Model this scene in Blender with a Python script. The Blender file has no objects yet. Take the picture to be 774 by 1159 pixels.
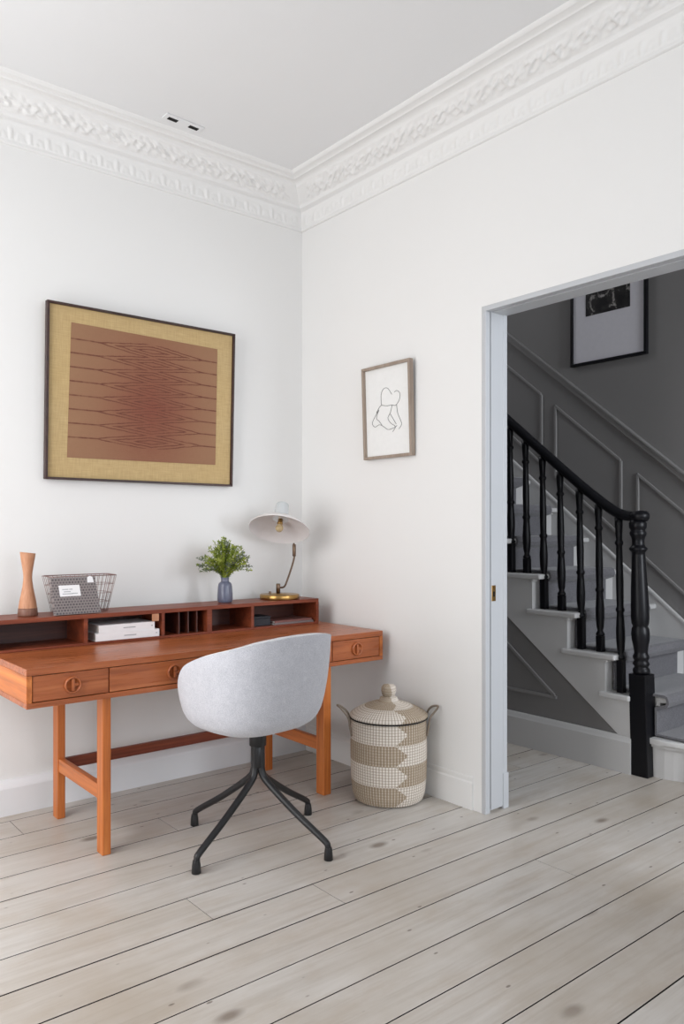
import bpy, bmesh, math, random
from mathutils import Vector, Matrix
R = math.radians
random.seed(7)
S = bpy.context.scene
C = S.collection

# ------------------------------------------------------------------ camera
F_PX = 884.0
cam_d = bpy.data.cameras.new('camera')
cam = bpy.data.objects.new('camera', cam_d); C.objects.link(cam); S.camera = cam
cam.location = (-2.630, -3.611, 1.25)
cam.rotation_euler = (R(90), 0, R(-39.3))
cam_d.sensor_fit = 'VERTICAL'; cam_d.sensor_height = 36.0
cam_d.lens = F_PX * 36.0 / 1159.0
cam_d.shift_y = (600.0 - 579.5) / 1159.0
cam_d.clip_start = 0.05

# ------------------------------------------------------------------ world, lights, exposure
S.view_settings.view_transform = 'Standard'
S.view_settings.look = 'None'
S.view_settings.gamma = 1.0
S.view_settings.use_curve_mapping = False
S.view_settings.exposure = -0.10
w = bpy.data.worlds.new('world'); S.world = w; w.use_nodes = True
w.node_tree.nodes['Background'].inputs[0].default_value = (0.72, 0.82, 1.0, 1)
w.node_tree.nodes['Background'].inputs[1].default_value = 1.0

def area(name, loc, target, sx, sy, watts, col):
    d = bpy.data.lights.new(name, 'AREA'); d.shape = 'RECTANGLE'; d.size = sx; d.size_y = sy
    d.energy = watts; d.color = col
    o = bpy.data.objects.new(name, d); C.objects.link(o); o.location = loc
    o.rotation_euler = (Vector(target) - Vector(loc)).to_track_quat('-Z', 'Y').to_euler()
    return o
# daylight through the big front window, the side window and the hall's front door
area('daylight_front_window', (-1.35, -5.66, 1.75), (-1.35, 0, 1.75), 2.1, 2.3, 50, (0.90, 0.945, 1.0))
area('daylight_side_window', (-3.14, -1.05, 1.42), (0, -1.05, 1.0), 1.6, 2.4, 60, (1.0, 0.985, 0.965))
area('daylight_front_door', (0.95, -5.0, 1.9), (0.95, 0, 1.2), 1.1, 1.9, 98, (0.90, 0.945, 1.0))
area('added_upper_hall_fill', (0.62, 1.2, 4.22), (1.2, -0.9, 1.0), 0.7, 1.8, 26, (0.95, 0.96, 1.0))  # unseen fill light added overhead to brighten the stair wall

# ------------------------------------------------------------------ materials
def srgb(r, g, b):
    f = lambda v: (v / 255.0) / 12.92 if v / 255.0 <= 0.04045 else ((v / 255.0 + 0.055) / 1.055) ** 2.4
    return (f(r), f(g), f(b), 1.0)

class NT:
    def __init__(s, name):
        s.m = bpy.data.materials.new(name); s.m.use_nodes = True
        s.n = s.m.node_tree.nodes; s.l = s.m.node_tree.links
        s.b = s.n['Principled BSDF']
    def node(s, t, **kw):
        n = s.n.new(t)
        for k, v in kw.items(): setattr(n, k, v)
        return n
    def link(s, a, b): s.l.new(a, b)
    def val(s, sock, v):
        if hasattr(v, 'is_output'): s.link(v, sock)
        else: sock.default_value = v
    def math(s, op, a, b=0.0, c=0.0):
        n = s.node('ShaderNodeMath', operation=op)
        s.val(n.inputs[0], a); s.val(n.inputs[1], b); s.val(n.inputs[2], c)
        return n.outputs[0]
    def mix(s, f, a, b, bt='MIX'):
        n = s.node('ShaderNodeMix', data_type='RGBA', blend_type=bt)
        s.val(n.inputs[0], f); s.val(n.inputs[6], a); s.val(n.inputs[7], b)
        return n.outputs[2]
    def coord(s, scale=(1, 1, 1), rot=(0, 0, 0), loc=(0, 0, 0), src='Object'):
        tc = s.node('ShaderNodeTexCoord'); mp = s.node('ShaderNodeMapping')
        mp.inputs['Scale'].default_value = scale; mp.inputs['Rotation'].default_value = rot; mp.inputs['Location'].default_value = loc
        s.link(tc.outputs[src], mp.inputs[0]); return mp.outputs[0]
    def noise(s, vec, scale=5, detail=4, rough=0.5, dist=0.0):
        n = s.node('ShaderNodeTexNoise'); s.link(vec, n.inputs['Vector'])
        n.inputs['Scale'].default_value = scale; n.inputs['Detail'].default_value = detail
        n.inputs['Roughness'].default_value = rough; n.inputs['Distortion'].default_value = dist
        return n.outputs['Fac']
    def ramp(s, f, stops):
        n = s.node('ShaderNodeValToRGB'); e = n.color_ramp.elements
        while len(e) < len(stops): e.new(0.5)
        for i, (p, c) in enumerate(stops):
            e[i].position = p; e[i].color = c
        s.link(f, n.inputs[0]); return n.outputs[0]
    def bump(s, h, strength=0.3, dist=0.01):
        n = s.node('ShaderNodeBump'); n.inputs['Strength'].default_value = strength
        n.inputs['Distance'].default_value = dist; s.link(h, n.inputs['Height'])
        s.link(n.outputs[0], s.b.inputs['Normal'])
    def set(s, col=None, rough=None, metal=None, spec=None):
        if col is not None: s.val(s.b.inputs['Base Color'], col)
        if rough is not None: s.val(s.b.inputs['Roughness'], rough)
        if metal is not None: s.b.inputs['Metallic'].default_value = metal
        if spec is not None: s.b.inputs['Specular IOR Level'].default_value = spec
        return s.m

def paint(name, col, rough=0.6, bump=0.05, scale=60, var=0.03, spec=0.4):
    t = NT(name); v = t.coord()
    n = t.noise(v, scale, 3)
    c2 = tuple(x * (1 - var) for x in col[:3]) + (1,)
    big = t.noise(v, 1.3, 3)
    t.set(t.mix(big, col, c2), rough, spec=spec)
    t.bump(n, bump, 0.003)
    return t.m

def wood(name, dark, mid, light, axis=0, rough=0.35, scale=1.0, spec=0.5):
    t = NT(name)
    sc = [26 * scale] * 3; sc[axis] = 1.3 * scale
    v = t.coord(tuple(sc))
    oi = t.node('ShaderNodeObjectInfo')
    add = t.node('ShaderNodeVectorMath', operation='ADD'); t.link(v, add.inputs[0]); 
    mul = t.math('MULTIPLY', oi.outputs['Random'], 37.0)
    cmb = t.node('ShaderNodeCombineXYZ'); 
    for i in range(3): t.link(mul, cmb.inputs[i])
    t.link(cmb.outputs[0], add.inputs[1]); v = add.outputs[0]
    a = t.noise(v, 1.0, 5, 0.6, 0.6); b = t.noise(v, 4.5, 3, 0.6, 0.2)
    f = t.math('ADD', t.math('MULTIPLY', a, 0.75), t.math('MULTIPLY', b, 0.25))
    col = t.ramp(f, [(0.32, dark), (0.5, mid), (0.68, light)])
    t.set(col, t.math('ADD', t.math('MULTIPLY', b, 0.15), rough - 0.07), spec=spec)
    t.bump(b, 0.06, 0.001)
    return t.m

def plain(name, col, rough=0.5, metal=0.0, spec=0.5, nscale=40, var=0.08):
    t = NT(name); v = t.coord(); n = t.noise(v, nscale, 3)
    c2 = tuple(x * (1 - var) for x in col[:3]) + (1,)
    return t.set(t.mix(n, col, c2), rough, metal, spec)

M = {}
M['wall_paint'] = paint('wall_paint', srgb(232, 231, 229), 0.75, 0.06, 80)
M['ceiling_paint'] = paint('ceiling_paint', srgb(229, 229, 229), 0.8, 0.04, 60)
M['plaster'] = paint('cornice_plaster', srgb(233, 232, 230), 0.6, 0.04, 90)
M['trim_white'] = paint('white_gloss_woodwork', srgb(231, 232, 234), 0.35, 0.03, 40)
M['door_paint'] = paint('pale_grey_door_paint', srgb(190, 192, 195), 0.4, 0.03, 40)
M['grey_wall'] = paint('grey_hall_paint', srgb(130, 128, 127), 0.6, 0.05, 70)
M['grey_trim'] = paint('grey_hall_moulding', srgb(142, 140, 139), 0.42, 0.02, 40)  # wall grey lightened a little for the light the mouldings catch
M['stair_white'] = paint('pale_stair_paint', srgb(205, 204, 203), 0.4, 0.02, 40)
M['black_gloss'] = plain('black_gloss_paint', srgb(14, 14, 19), 0.36, 0, 0.28)
M['black_metal'] = plain('black_powder_coat', srgb(26, 26, 28), 0.4, 0, 0.5)
M['brass'] = plain('aged_brass', srgb(178, 140, 84), 0.28, 1.0, 0.5, 90, 0.2)
M['bronze'] = plain('dark_bronze', srgb(120, 100, 84), 0.35, 1.0, 0.5, 90, 0.2)
M['copper'] = plain('copper_wire', srgb(150, 118, 112), 0.35, 0.6, 0.5)
TD, TM, TL = srgb(128, 66, 34), srgb(164, 90, 50), srgb(186, 112, 68)
M['teak_x'] = wood('teak_along_length', TD, TM, TL, 0, 0.29)
M['teak_z'] = wood('teak_upright', srgb(150, 80, 32), srgb(190, 106, 48), srgb(212, 130, 62), 2, 0.4)
M['teak_y'] = wood('teak_across', srgb(150, 80, 32), srgb(190, 106, 48), srgb(212, 130, 62), 1, 0.4)
M['hutch'] = wood('dark_teak', srgb(92, 42, 24), srgb(122, 58, 36), srgb(146, 76, 48), 0, 0.42, 1.0, 0.35)
M['hutch_dark'] = wood('shaded_teak', srgb(58, 28, 22), srgb(78, 38, 28), srgb(96, 52, 38), 0, 0.45)  # shade of the shelf compartments put into the teak colour
M['turned_wood'] = wood('pale_turned_wood', srgb(150, 98, 66), srgb(186, 132, 98), srgb(204, 152, 118), 2, 0.5, 1.4)
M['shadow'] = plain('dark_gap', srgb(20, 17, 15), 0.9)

# painted, worn floorboards
t = NT('whitewashed_boards')
at = t.node('ShaderNodeAttribute', attribute_name='board')
v0 = t.coord((1, 1, 1))
add = t.node('ShaderNodeVectorMath', operation='ADD')
cmb = t.node('ShaderNodeCombineXYZ')
t.link(t.math('MULTIPLY', at.outputs['Fac'], 41.0), cmb.inputs[0]); t.link(t.math('MULTIPLY', at.outputs['Fac'], 23.0), cmb.inputs[1])
t.link(v0, add.inputs[0]); t.link(cmb.outputs[0], add.inputs[1])
mp = t.node('ShaderNodeMapping'); mp.inputs['Scale'].default_value = (1.6, 26, 1); t.link(add.outputs[0], mp.inputs[0])
grain = t.noise(mp.outputs[0], 1.0, 6, 0.65, 0.8)
big = t.noise(v0, 1.5, 4, 0.6)
mp2 = t.node('ShaderNodeMapping'); mp2.inputs['Scale'].default_value = (1.0, 3.0, 1); t.link(add.outputs[0], mp2.inputs[0])
blot = t.noise(mp2.outputs[0], 3.0, 5, 0.7)
c = t.ramp(grain, [(0.3, srgb(182, 175, 167)), (0.5, srgb(198, 193, 187)), (0.75, srgb(209, 205, 200))])
c = t.mix(t.ramp(blot, [(0.50, (0, 0, 0, 1)), (0.75, (0.5, 0.5, 0.5, 1))]), c, srgb(172, 156, 138))
c = t.mix(t.math('MULTIPLY', at.outputs['Fac'], 0.28), c, srgb(172, 158, 142))
c = t.mix(t.ramp(big, [(0.45, (0, 0, 0, 1)), (0.7, (0.55, 0.55, 0.55, 1))]), c, srgb(164, 150, 132))
mp3 = t.node('ShaderNodeMapping'); mp3.inputs['Scale'].default_value = (3.2, 6.5, 1); t.link(add.outputs[0], mp3.inputs[0])
vo = t.node('ShaderNodeTexVoronoi'); vo.inputs['Scale'].default_value = 0.85; vo.inputs['Randomness'].default_value = 1.0
t.link(mp3.outputs[0], vo.inputs['Vector'])
kn = t.ramp(vo.outputs['Distance'], [(0.06, (0.8, 0.8, 0.8, 1)), (0.15, (0, 0, 0, 1))])
gate = t.ramp(t.noise(mp3.outputs[0], 0.6, 2), [(0.40, (0, 0, 0, 1)), (0.50, (1, 1, 1, 1))])
c = t.mix(t.math('MULTIPLY', kn, gate), c, srgb(118, 104, 92))
mp4 = t.node('ShaderNodeMapping'); mp4.inputs['Scale'].default_value = (5, 11, 1); t.link(add.outputs[0], mp4.inputs[0])
vo2 = t.node('ShaderNodeTexVoronoi'); vo2.inputs['Scale'].default_value = 1.3; t.link(mp4.outputs[0], vo2.inputs['Vector'])
c = t.mix(t.ramp(vo2.outputs['Distance'], [(0.045, (0.85, 0.85, 0.85, 1)), (0.075, (0, 0, 0, 1))]), c, srgb(110, 98, 88))
t.set(c, t.math('ADD', t.math('MULTIPLY', grain, 0.2), 0.28), spec=0.45)
t.bump(grain, 0.1, 0.002)
M['floor'] = t.m

# woven wool shell of the chair
def fabric(name, c1, c2, scale, rough=0.9):
    t = NT(name); v = t.coord((1, 1, 1))
    n = t.noise(v, scale, 2, 0.7); n2 = t.noise(v, scale * 0.12, 3)
    f = t.math('ADD', t.math('MULTIPLY', n, 0.8), t.math('MULTIPLY', n2, 0.2))
    t.set(t.ramp(f, [(0.35, c1), (0.65, c2)]), rough, spec=0.2)
    t.b.inputs['Sheen Weight'].default_value = 0.3
    t.bump(n, 0.35, 0.002)
    return t.m
M['shell'] = fabric('pale_grey_wool', srgb(176, 177, 184), srgb(208, 208, 213), 300)
M['piping'] = fabric('pale_piping', srgb(200, 196, 194), srgb(222, 218, 214), 300)
M['carpet'] = fabric('grey_stair_carpet', srgb(98, 97, 101), srgb(124, 123, 127), 220)

# ------------------------------------------------------------------ mesh helpers
def link(name, me, mat, parent=None, smooth=False):
    o = bpy.data.objects.new(name, me); C.objects.link(o)
    for m in (mat if isinstance(mat, (list, tuple)) else [mat]): me.materials.append(m)
    if smooth:
        for p in me.polygons: p.use_smooth = True
    if parent is not None: o.parent = parent
    return o

class MB:
    """collects shapes into one mesh, in the coordinates of its parent"""
    def __init__(s): s.bm = bmesh.new()
    def box(s, a, b, bev=0.0, seg=2, mat=0, rot=None, piv=None):
        vs = []
        r = bmesh.ops.create_cube(s.bm, size=1.0); vs = r['verts']
        c = [(a[i] + b[i]) / 2 for i in range(3)]; d = [abs(b[i] - a[i]) for i in range(3)]
        for v in vs:
            v.co = Vector((c[0] + v.co.x * d[0], c[1] + v.co.y * d[1], c[2] + v.co.z * d[2]))
        faces = list({f for v in vs for f in v.link_faces})
        for f in faces: f.material_index = mat
        if bev:
            es = list({e for v in vs for e in v.link_edges})
            r = bmesh.ops.bevel(s.bm, geom=es, offset=bev, segments=seg, profile=0.5, affect='EDGES')
            vs = list({v for f in r['faces'] for v in f.verts})
            for f in r['faces']: f.material_index = mat
        if rot is not None:
            allv = vs if bev else vs
            bmesh.ops.rotate(s.bm, verts=allv, cent=piv or c, matrix=rot)
        return s
    def prism(s, pts, axis, a, b, mat=0, bev=0.0):
        """extrude a closed polygon along an axis (0: pts=(y,z), 1: pts=(x,z), 2: pts=(x,y))"""
        def P(p, k):
            return {0: (k, p[0], p[1]), 1: (p[0], k, p[1]), 2: (p[0], p[1], k)}[axis]
        va = [s.bm.verts.new(P(p, a)) for p in pts]; vb = [s.bm.verts.new(P(p, b)) for p in pts]
        fs = [s.bm.faces.new(va), s.bm.faces.new(vb[::-1])]
        n = len(pts)
        for i in range(n): fs.append(s.bm.faces.new((va[i], vb[i], vb[(i + 1) % n], va[(i + 1) % n])))
        for f in fs: f.material_index = mat
        if bev:
            es = list({e for f in fs for e in f.edges})
            bmesh.ops.bevel(s.bm, geom=es, offset=bev, segments=2, profile=0.5, affect='EDGES')
        return s
    def lathe(s, prof, cen=(0, 0, 0), n=32, mat=0, M4=None, cap=True):
        rings = []
        for (r, z) in prof:
            ring = []
            for i in range(n):
                a = 2 * math.pi * i / n
                p = Vector((r * math.cos(a), r * math.sin(a), z))
                if M4 is not None: p = M4 @ p
                ring.append(s.bm.verts.new(p + Vector(cen)))
            rings.append(ring)
        for k in range(len(rings) - 1):
            for i in range(n):
                f = s.bm.faces.new((rings[k][i], rings[k][(i + 1) % n], rings[k + 1][(i + 1) % n], rings[k + 1][i])); f.material_index = mat; f.smooth = True
        if cap:
            for ring, rev in ((rings[0], True), (rings[-1], False)):
                f = s.bm.faces.new(ring[::-1] if rev else ring); f.material_index = mat
        return s
    def tube(s, pts, rad, n=10, mat=0, closed=False, sy=1.0):
        pts = [Vector(p) for p in pts]; m = len(pts)
        rads = rad if isinstance(rad, (list, tuple)) else [rad] * m
        rings = []; up = None
        for i, p in enumerate(pts):
            if closed: d = (pts[(i + 1) % m] - pts[i - 1])
            else: d = (pts[min(i + 1, m - 1)] - pts[max(i - 1, 0)])
            d.normalize()
            if up is None: up = Vector((0, 0, 1)) if abs(d.z) < 0.9 else Vector((0, 1, 0))
            x = d.cross(up).normalized(); y = x.cross(d).normalized(); up = y
            rings.append([s.bm.verts.new(p + x * rads[i] * math.cos(2 * math.pi * k / n) + y * rads[i] * sy * math.sin(2 * math.pi * k / n)) for k in range(n)])
        rng = m if closed else m - 1
        for i in range(rng):
            A, B = rings[i], rings[(i + 1) % m]
            for k in range(n):
                f = s.bm.faces.new((A[k], A[(k + 1) % n], B[(k + 1) % n], B[k])); f.material_index = mat; f.smooth = True
        if not closed:
            s.bm.faces.new(rings[0][::-1]).material_index = mat; s.bm.faces.new(rings[-1]).material_index = mat
        return s
    def quad(s, a, b, c, d, mat=0):
        f = s.bm.faces.new([s.bm.verts.new(p) for p in (a, b, c, d)]); f.material_index = mat; return s
    def build(s, name, mat, parent=None, smooth=False, shift=(0, 0, 0)):
        bmesh.ops.recalc_face_normals(s.bm, faces=s.bm.faces)
        if any(shift): bmesh.ops.translate(s.bm, verts=s.bm.verts, vec=shift)
        me = bpy.data.meshes.new(name); s.bm.to_mesh(me); s.bm.free()
        o = link(name, me, mat, parent)
        if smooth:
            for p in me.polygons: p.use_smooth = True
        return o

def struct(o): o['kind'] = 'structure'; return o
def tag(o, label, cat, group=None):
    o['label'] = label; o['category'] = cat
    if group: o['group'] = group
    return o
def thing(name, label, cat, loc=(0, 0, 0), rz=0.0, group=None):
    o = bpy.data.objects.new(name, None); C.objects.link(o)
    o.empty_display_size = 0.1; o.location = loc; o.rotation_euler = (0, 0, rz)
    return tag(o, label, cat, group)
def smoothstep(t): t = max(0, min(1, t)); return t * t * (3 - 2 * t)
def interp(tab, x):
    for (a, va), (b, vb) in zip(tab, tab[1:]):
        if x <= b:
            k = (x - a) / (b - a); k = k * k * (3 - 2 * k) if len(tab) < 6 else k
            return va + (vb - va) * k
    return tab[-1][1]
def catmull(pts, sub=6):
    P = [Vector(p) for p in pts]; out = []
    for i in range(len(P) - 1):
        p0, p1, p2, p3 = P[max(i - 1, 0)], P[i], P[i + 1], P[min(i + 2, len(P) - 1)]
        for k in range(sub):
            t = k / sub
            out.append(0.5 * ((2 * p1) + (-p0 + p2) * t + (2 * p0 - 5 * p1 + 4 * p2 - p3) * t * t + (-p0 + 3 * p1 - 3 * p2 + p3) * t ** 3))
    out.append(P[-1]); return out

# ------------------------------------------------------------------ the room shell
XL, XR, YB, YF = -3.05, 0.03, 0.0, -5.6      # left, right, back (desk) wall, front
ZC = 3.15
XH = 0.18                                    # hall side of the right wall
XS, XW = 1.045, 1.90                         # stair string, hall far wall
DY, DZ = -1.335, 2.235                       # doorway near edge and head
DY2 = -2.95
HY0, HY1, HZ = -4.95, 2.6, 4.3

# floor boards, run along x through the doorway
bm = bmesh.new()
lay = bm.faces.layers.float.new('board')
def board(x0, x1, y0, y1, rnd):
    g = random.choice((0.0016, 0.0024, 0.003))
    y0 += g; y1 -= g; x0 += 0.0009; x1 -= 0.0009; z = 0.0; e = 0.0004
    outer = [(x0, y0), (x1, y0), (x1, y1), (x0, y1)]
    top = [bm.verts.new((x + (e if x == x0 else -e) * 0.6, y + (e if y == y0 else -e), z)) for x, y in outer]
    mid = [bm.verts.new((x, y, z - e)) for x, y in outer]
    low = [bm.verts.new((x, y, z - 0.022)) for x, y in outer]
    fs = [bm.faces.new(top)]
    for a, b in ((mid, top), (low, mid)):
        for i in range(4):
            fs.append(bm.faces.new((a[i], a[(i + 1) % 4], b[(i + 1) % 4], b[i])))
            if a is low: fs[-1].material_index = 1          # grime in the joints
    for f in fs: f[lay] = rnd
fixed = {3: [-1.361], 4: [-0.965], 6: [-0.187], 0: [-2.3], 1: [0.7], 2: [-2.6], 5: [-3.1], 7: [-1.9], 8: [0.6], 9: [-2.9], -1: [-1.1]}
PITCH, Y0B = 0.1855, -0.668
for k in range(-18, 27):
    ya = Y0B - PITCH * k; yb = ya - PITCH
    if ya > 0.05 and yb > HY1: continue
    x_lo = XL if ya < 0.2 else XH - 0.1
    x_hi = XW
    if yb < YF - 0.2: continue
    js = sorted(fixed.get(k, [random.uniform(-3.2, 1.2)]))
    xs = [x_lo] + [j for j in js if x_lo + 0.2 < j < x_hi - 0.2] + [x_hi]
    for a, b in zip(xs, xs[1:]): board(a, b, yb, ya, random.random())
bmesh.ops.recalc_face_normals(bm, faces=bm.faces)
n0 = len(bm.faces)
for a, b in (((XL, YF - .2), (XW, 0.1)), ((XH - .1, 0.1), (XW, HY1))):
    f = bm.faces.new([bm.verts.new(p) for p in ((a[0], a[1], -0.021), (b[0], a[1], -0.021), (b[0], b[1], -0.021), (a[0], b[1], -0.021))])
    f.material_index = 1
me = bpy.data.meshes.new('floor'); bm.to_mesh(me); bm.free()
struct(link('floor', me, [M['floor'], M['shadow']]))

# back wall (behind the desk)
mb = MB(); mb.box((XL - .15, 0, 0), (XR, 0.15, ZC + .05)); struct(mb.build('wall_back', M['wall_paint']))
# left wall with the side window opening
WL = (-1.90, -0.20, 0.18, 2.7)
mb = MB()
mb.box((XL - .15, YF, 0), (XL, WL[0], ZC + .05)).box((XL - .15, WL[1], 0), (XL, 0, ZC + .05))
mb.box((XL - .15, WL[0], 0), (XL, WL[1], WL[2])).box((XL - .15, WL[0], WL[3]), (XL, WL[1], ZC + .05))
struct(mb.build('wall_left', M['wall_paint']))
# front wall with the big window opening
WF = (-2.45, -0.25, 0.55, 2.9)
mb = MB()
mb.box((XL - .15, YF - .15, 0), (WF[0], YF, ZC + .05)).box((WF[1], YF - .15, 0), (XR, YF, ZC + .05))
mb.box((WF[0], YF - .15, 0), (WF[1], YF, WF[2])).box((WF[0], YF - .15, WF[3]), (WF[1], YF, ZC + .05))
struct(mb.build('wall_front', M['wall_paint']))
# right wall with the doorway
mb = MB()
mb.prism([(0.15, 0), (DY, 0), (DY, DZ), (DY2, DZ), (DY2, 0), (YF, 0), (YF, ZC + .05), (0.15, ZC + .05)], 0, XR, XH - .03)
struct(mb.build('wall_right', M['wall_paint']))
mb = MB(); mb.box((XL - .15, YF - .15, ZC), (XR + .1, 0.15, ZC + .1)); struct(mb.build('ceiling', M['ceiling_paint']))

def window(name, axis, pos, a, b, z0, z1, out):
    """sash window in a wall opening; axis 0: wall runs along y, 1: along x"""
    root = bpy.data.objects.new(name, None); C.objects.link(root); struct(root)
    def bx(mb, u0, u1, d0, d1, q0, q1):
        lo, hi = sorted((pos + out * d0, pos + out * d1))
        if axis == 0: mb.box((lo, u0, q0), (hi, u1, q1), 0.004)
        else: mb.box((u0, lo, q0), (u1, hi, q1), 0.004)
    mb = MB()
    for u0, u1 in ((a, a + .06), (b - .06, b), ((a + b) / 2 - .02, (a + b) / 2 + .02)): bx(mb, u0, u1, .04, .1, z0, z1)
    for q0, q1 in ((z0, z0 + .06), (z1 - .06, z1), ((z0 + z1) / 2 - .025, (z0 + z1) / 2 + .025)): bx(mb, a + .06, b - .06, .045, .095, q0, q1)
    mb.build('window_frame', M['trim_white'], root)
    mb = MB(); bx(mb, a - .08, b + .08, -.06, .04, z0 - .03, z0 + .0); mb.build('window_sill', M['trim_white'], root)
    mb = MB(); bx(mb, a + .05, b - .05, .066, .07, z0 + .05, z1 - .05); mb.build('window_pane', M['pane'], root)
t = NT('window_glass'); t.b.inputs['Base Color'].default_value = (1, 1, 1, 1); t.b.inputs['Roughness'].default_value = 0.02
tr = t.node('ShaderNodeBsdfTransparent'); gl = t.node('ShaderNodeBsdfGlossy'); gl.inputs['Roughness'].default_value = 0.02
mx = t.node('ShaderNodeMixShader'); mx.inputs[0].default_value = 0.06
t.link(tr.outputs[0], mx.inputs[1]); t.link(gl.outputs[0], mx.inputs[2]); t.link(mx.outputs[0], t.n['Material Output'].inputs['Surface'])
M['pane'] = t.m
window('window_1', 1, YF, WF[0], WF[1], WF[2], WF[3], -1)
window('window_2', 0, XL, WL[0], WL[1], WL[2], WL[3], -1)

# cornice: profile of (projection, height) with a relief weight for the two carved bands
def spiral_relief(s, t_):
    """acanthus scroll band: s along (m), t_ 0..1 across"""
    per = 0.128; u = s / per; k = math.floor(u); u -= k
    flip = 1 if k % 2 == 0 else -1
    x = (u - 0.5) * 2.0; y = (t_ - 0.5) * 2.0 * flip
    r = math.hypot(x * 0.95, y * 0.85); a = math.atan2(y, x)
    sp = math.cos(9.0 * r - a * 2.0)
    leaf = math.cos(a * 5 + 3 * r + 0.8 * math.sin(k * 1.7))
    stem = math.exp(-((y - 0.55 * math.sin(math.pi * x)) / 0.22) ** 2)
    h = 0.45 * max(0, sp) * math.exp(-(r / 0.9) ** 4) + 0.35 * max(0, leaf) * (0.3 + 0.7 * smoothstep(r / 0.8)) + 0.45 * stem
    return h + 0.12 * math.sin(57.0 * s + 9 * t_ + 3 * math.sin(83 * s))
def leaf_relief(s, t_):
    per = 0.082; u = s / per; k = math.floor(u); u -= k
    d = abs(u - 0.5) * 2
    h = max(0, math.cos(math.pi * 2.5 * d * (1.25 - 0.6 * t_))) * (1 - 0.5 * d)
    h *= math.sin(math.pi * min(1, t_ * (1.15 + 0.5 * d))) ** 0.6 if 0 < t_ * (1.15 + 0.5 * d) < 1 else 0
    return h + 0.25 * math.exp(-((t_ - 0.12) / 0.1) ** 2)
PROFILE = []
def seg(p0, p1, n, kind=None):
    for i in range(n):
        k = i / n
        PROFILE.append((p0[0] + (p1[0] - p0[0]) * k, p0[1] + (p1[1] - p0[1]) * k, kind, k))
seg((0.0, 2.955), (0.014, 2.955), 1)
seg((0.014, 2.955), (0.018, 2.968), 2)
seg((0.010, 2.972), (0.026, 3.036), 13, 'leaf')
seg((0.026, 3.038), (0.030, 3.046), 2)
seg((0.030, 3.046), (0.030, 3.054), 1)
seg((0.030, 3.054), (0.062, 3.052), 1)
seg((0.062, 3.052), (0.067, 3.058), 2)
seg((0.067, 3.058), (0.064, 3.066), 1)
seg((0.068, 3.070), (0.150, 3.120), 18, 'scroll')
seg((0.152, 3.120), (0.160, 3.128), 2)
seg((0.160, 3.132), (0.196, 3.138), 2)
seg((0.196, 3.134), (0.203, 3.132), 2)
seg((0.203, 3.132), (0.208, 3.138), 2)
seg((0.208, 3.138), (0.240, 3.139), 1)
seg((0.240, 3.135), (0.254, 3.135), 2)
PROFILE.append((0.256, 3.151, None, 0))
def cornice(name, length, place, step=0.0085):
    bm = bmesh.new(); n = int(length / step); rows = []
    for j, (o, z, kind, k) in enumerate(PROFILE):
        row = []
        for i in range(n + 1):
            s = i / n * length
            fade = smoothstep((s - 0.005 - o * .6) / 0.03)
            h = 0
            if kind == 'scroll': h = (spiral_relief(s, k) * 0.0145 * math.sin(math.pi * min(1, max(0, k))) ** 0.4) * fade
            elif kind == 'leaf': h = (leaf_relief(s, k) * 0.0085) * fade
            dx, dz = (0.52, -0.85) if kind == 'scroll' else ((0.95, -0.2) if kind else (0, 0))
            ss = max(s, 0) * (length - o) / length + o
            row.append(bm.verts.new(place(ss, o + h * dx, z + h * dz)))
        rows.append(row)
    for a, b in zip(rows, rows[1:]):
        for i in range(n):
            f = bm.faces.new((a[i], a[i + 1], b[i + 1], b[i])); f.smooth = True
    bmesh.ops.recalc_face_normals(bm, faces=bm.faces)
    me = bpy.data.meshes.new(name); bm.to_mesh(me); bm.free()
    return struct(link(name, me, M['plaster']))
cornice('trim_1', 3.08, lambda s, o, z: (XR - s, -o, z))
cornice('trim_2', 5.6, lambda s, o, z: (XR - o, -s, z))

# baseboards
def base_prof(t0, h): return [(0, 0), (t0, 0), (t0, h - .03), (t0 - .004, h - .022), (t0 * .6, h - .006), (t0 * .4, h), (0, h)]
mb = MB(); mb.prism([(-p[0], p[1]) for p in base_prof(.045, .148)], 0, XL, XR); struct(mb.build('baseboard_back', M['trim_white']))
mb = MB(); mb.prism([(XR - p[0], p[1]) for p in base_prof(.007, .148)], 1, -.045, DY + .05); mb.prism([(XR - p[0], p[1]) for p in base_prof(.007, .148)], 1, DY2 - .05, YF)
struct(mb.build('baseboard_right', M['wall_paint']))
mb = MB(); mb.prism([(XL + p[0], p[1]) for p in base_prof(.03, .148)], 1, 0, YF); struct(mb.build('baseboard_left', M['trim_white']))
mb = MB(); mb.prism([(YF + p[0], p[1]) for p in base_prof(.03, .148)], 0, XL, XR); struct(mb.build('baseboard_front', M['trim_white']))

# doorway lining with the slot of a sliding door
door = bpy.data.objects.new('door_1', None); C.objects.link(door); struct(door)
def jamb(y, sgn):
    mb = MB()
    a, b = sorted((y, y - sgn * .022))
    mb.box((XR + .0005, a, 0), (XR + .030, b, DZ - .022), .0015)
    mb.box((XR + .036, a, 0.012), (XH - .03, b, DZ), .002)
    return mb
mb = jamb(DY, 1)
mb.box((XH - .032, DY - .024, 0), (XH - .004, DY + .07, DZ + .06), .003)
mb.box((XH - .034, DY - .028, 0), (XH + .002, DY + .074, .16), .003)
mb.box((XR + .028, DY - .012, 0), (XR + .04, DY - .001, DZ - .023), mat=1)
mb.build('jamb', [M['door_paint'], M['shadow']], door)
mb = jamb(DY2, -1)
mb.box((XH - .032, DY2 - .07, 0), (XH - .004, DY2 + .024, DZ + .06), .003)
mb.build('jamb', M['door_paint'], door)
mb = MB()
mb.box((XR + .0005, DY2, DZ - .022), (XR + .03, DY, DZ + .001), .001)
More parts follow.
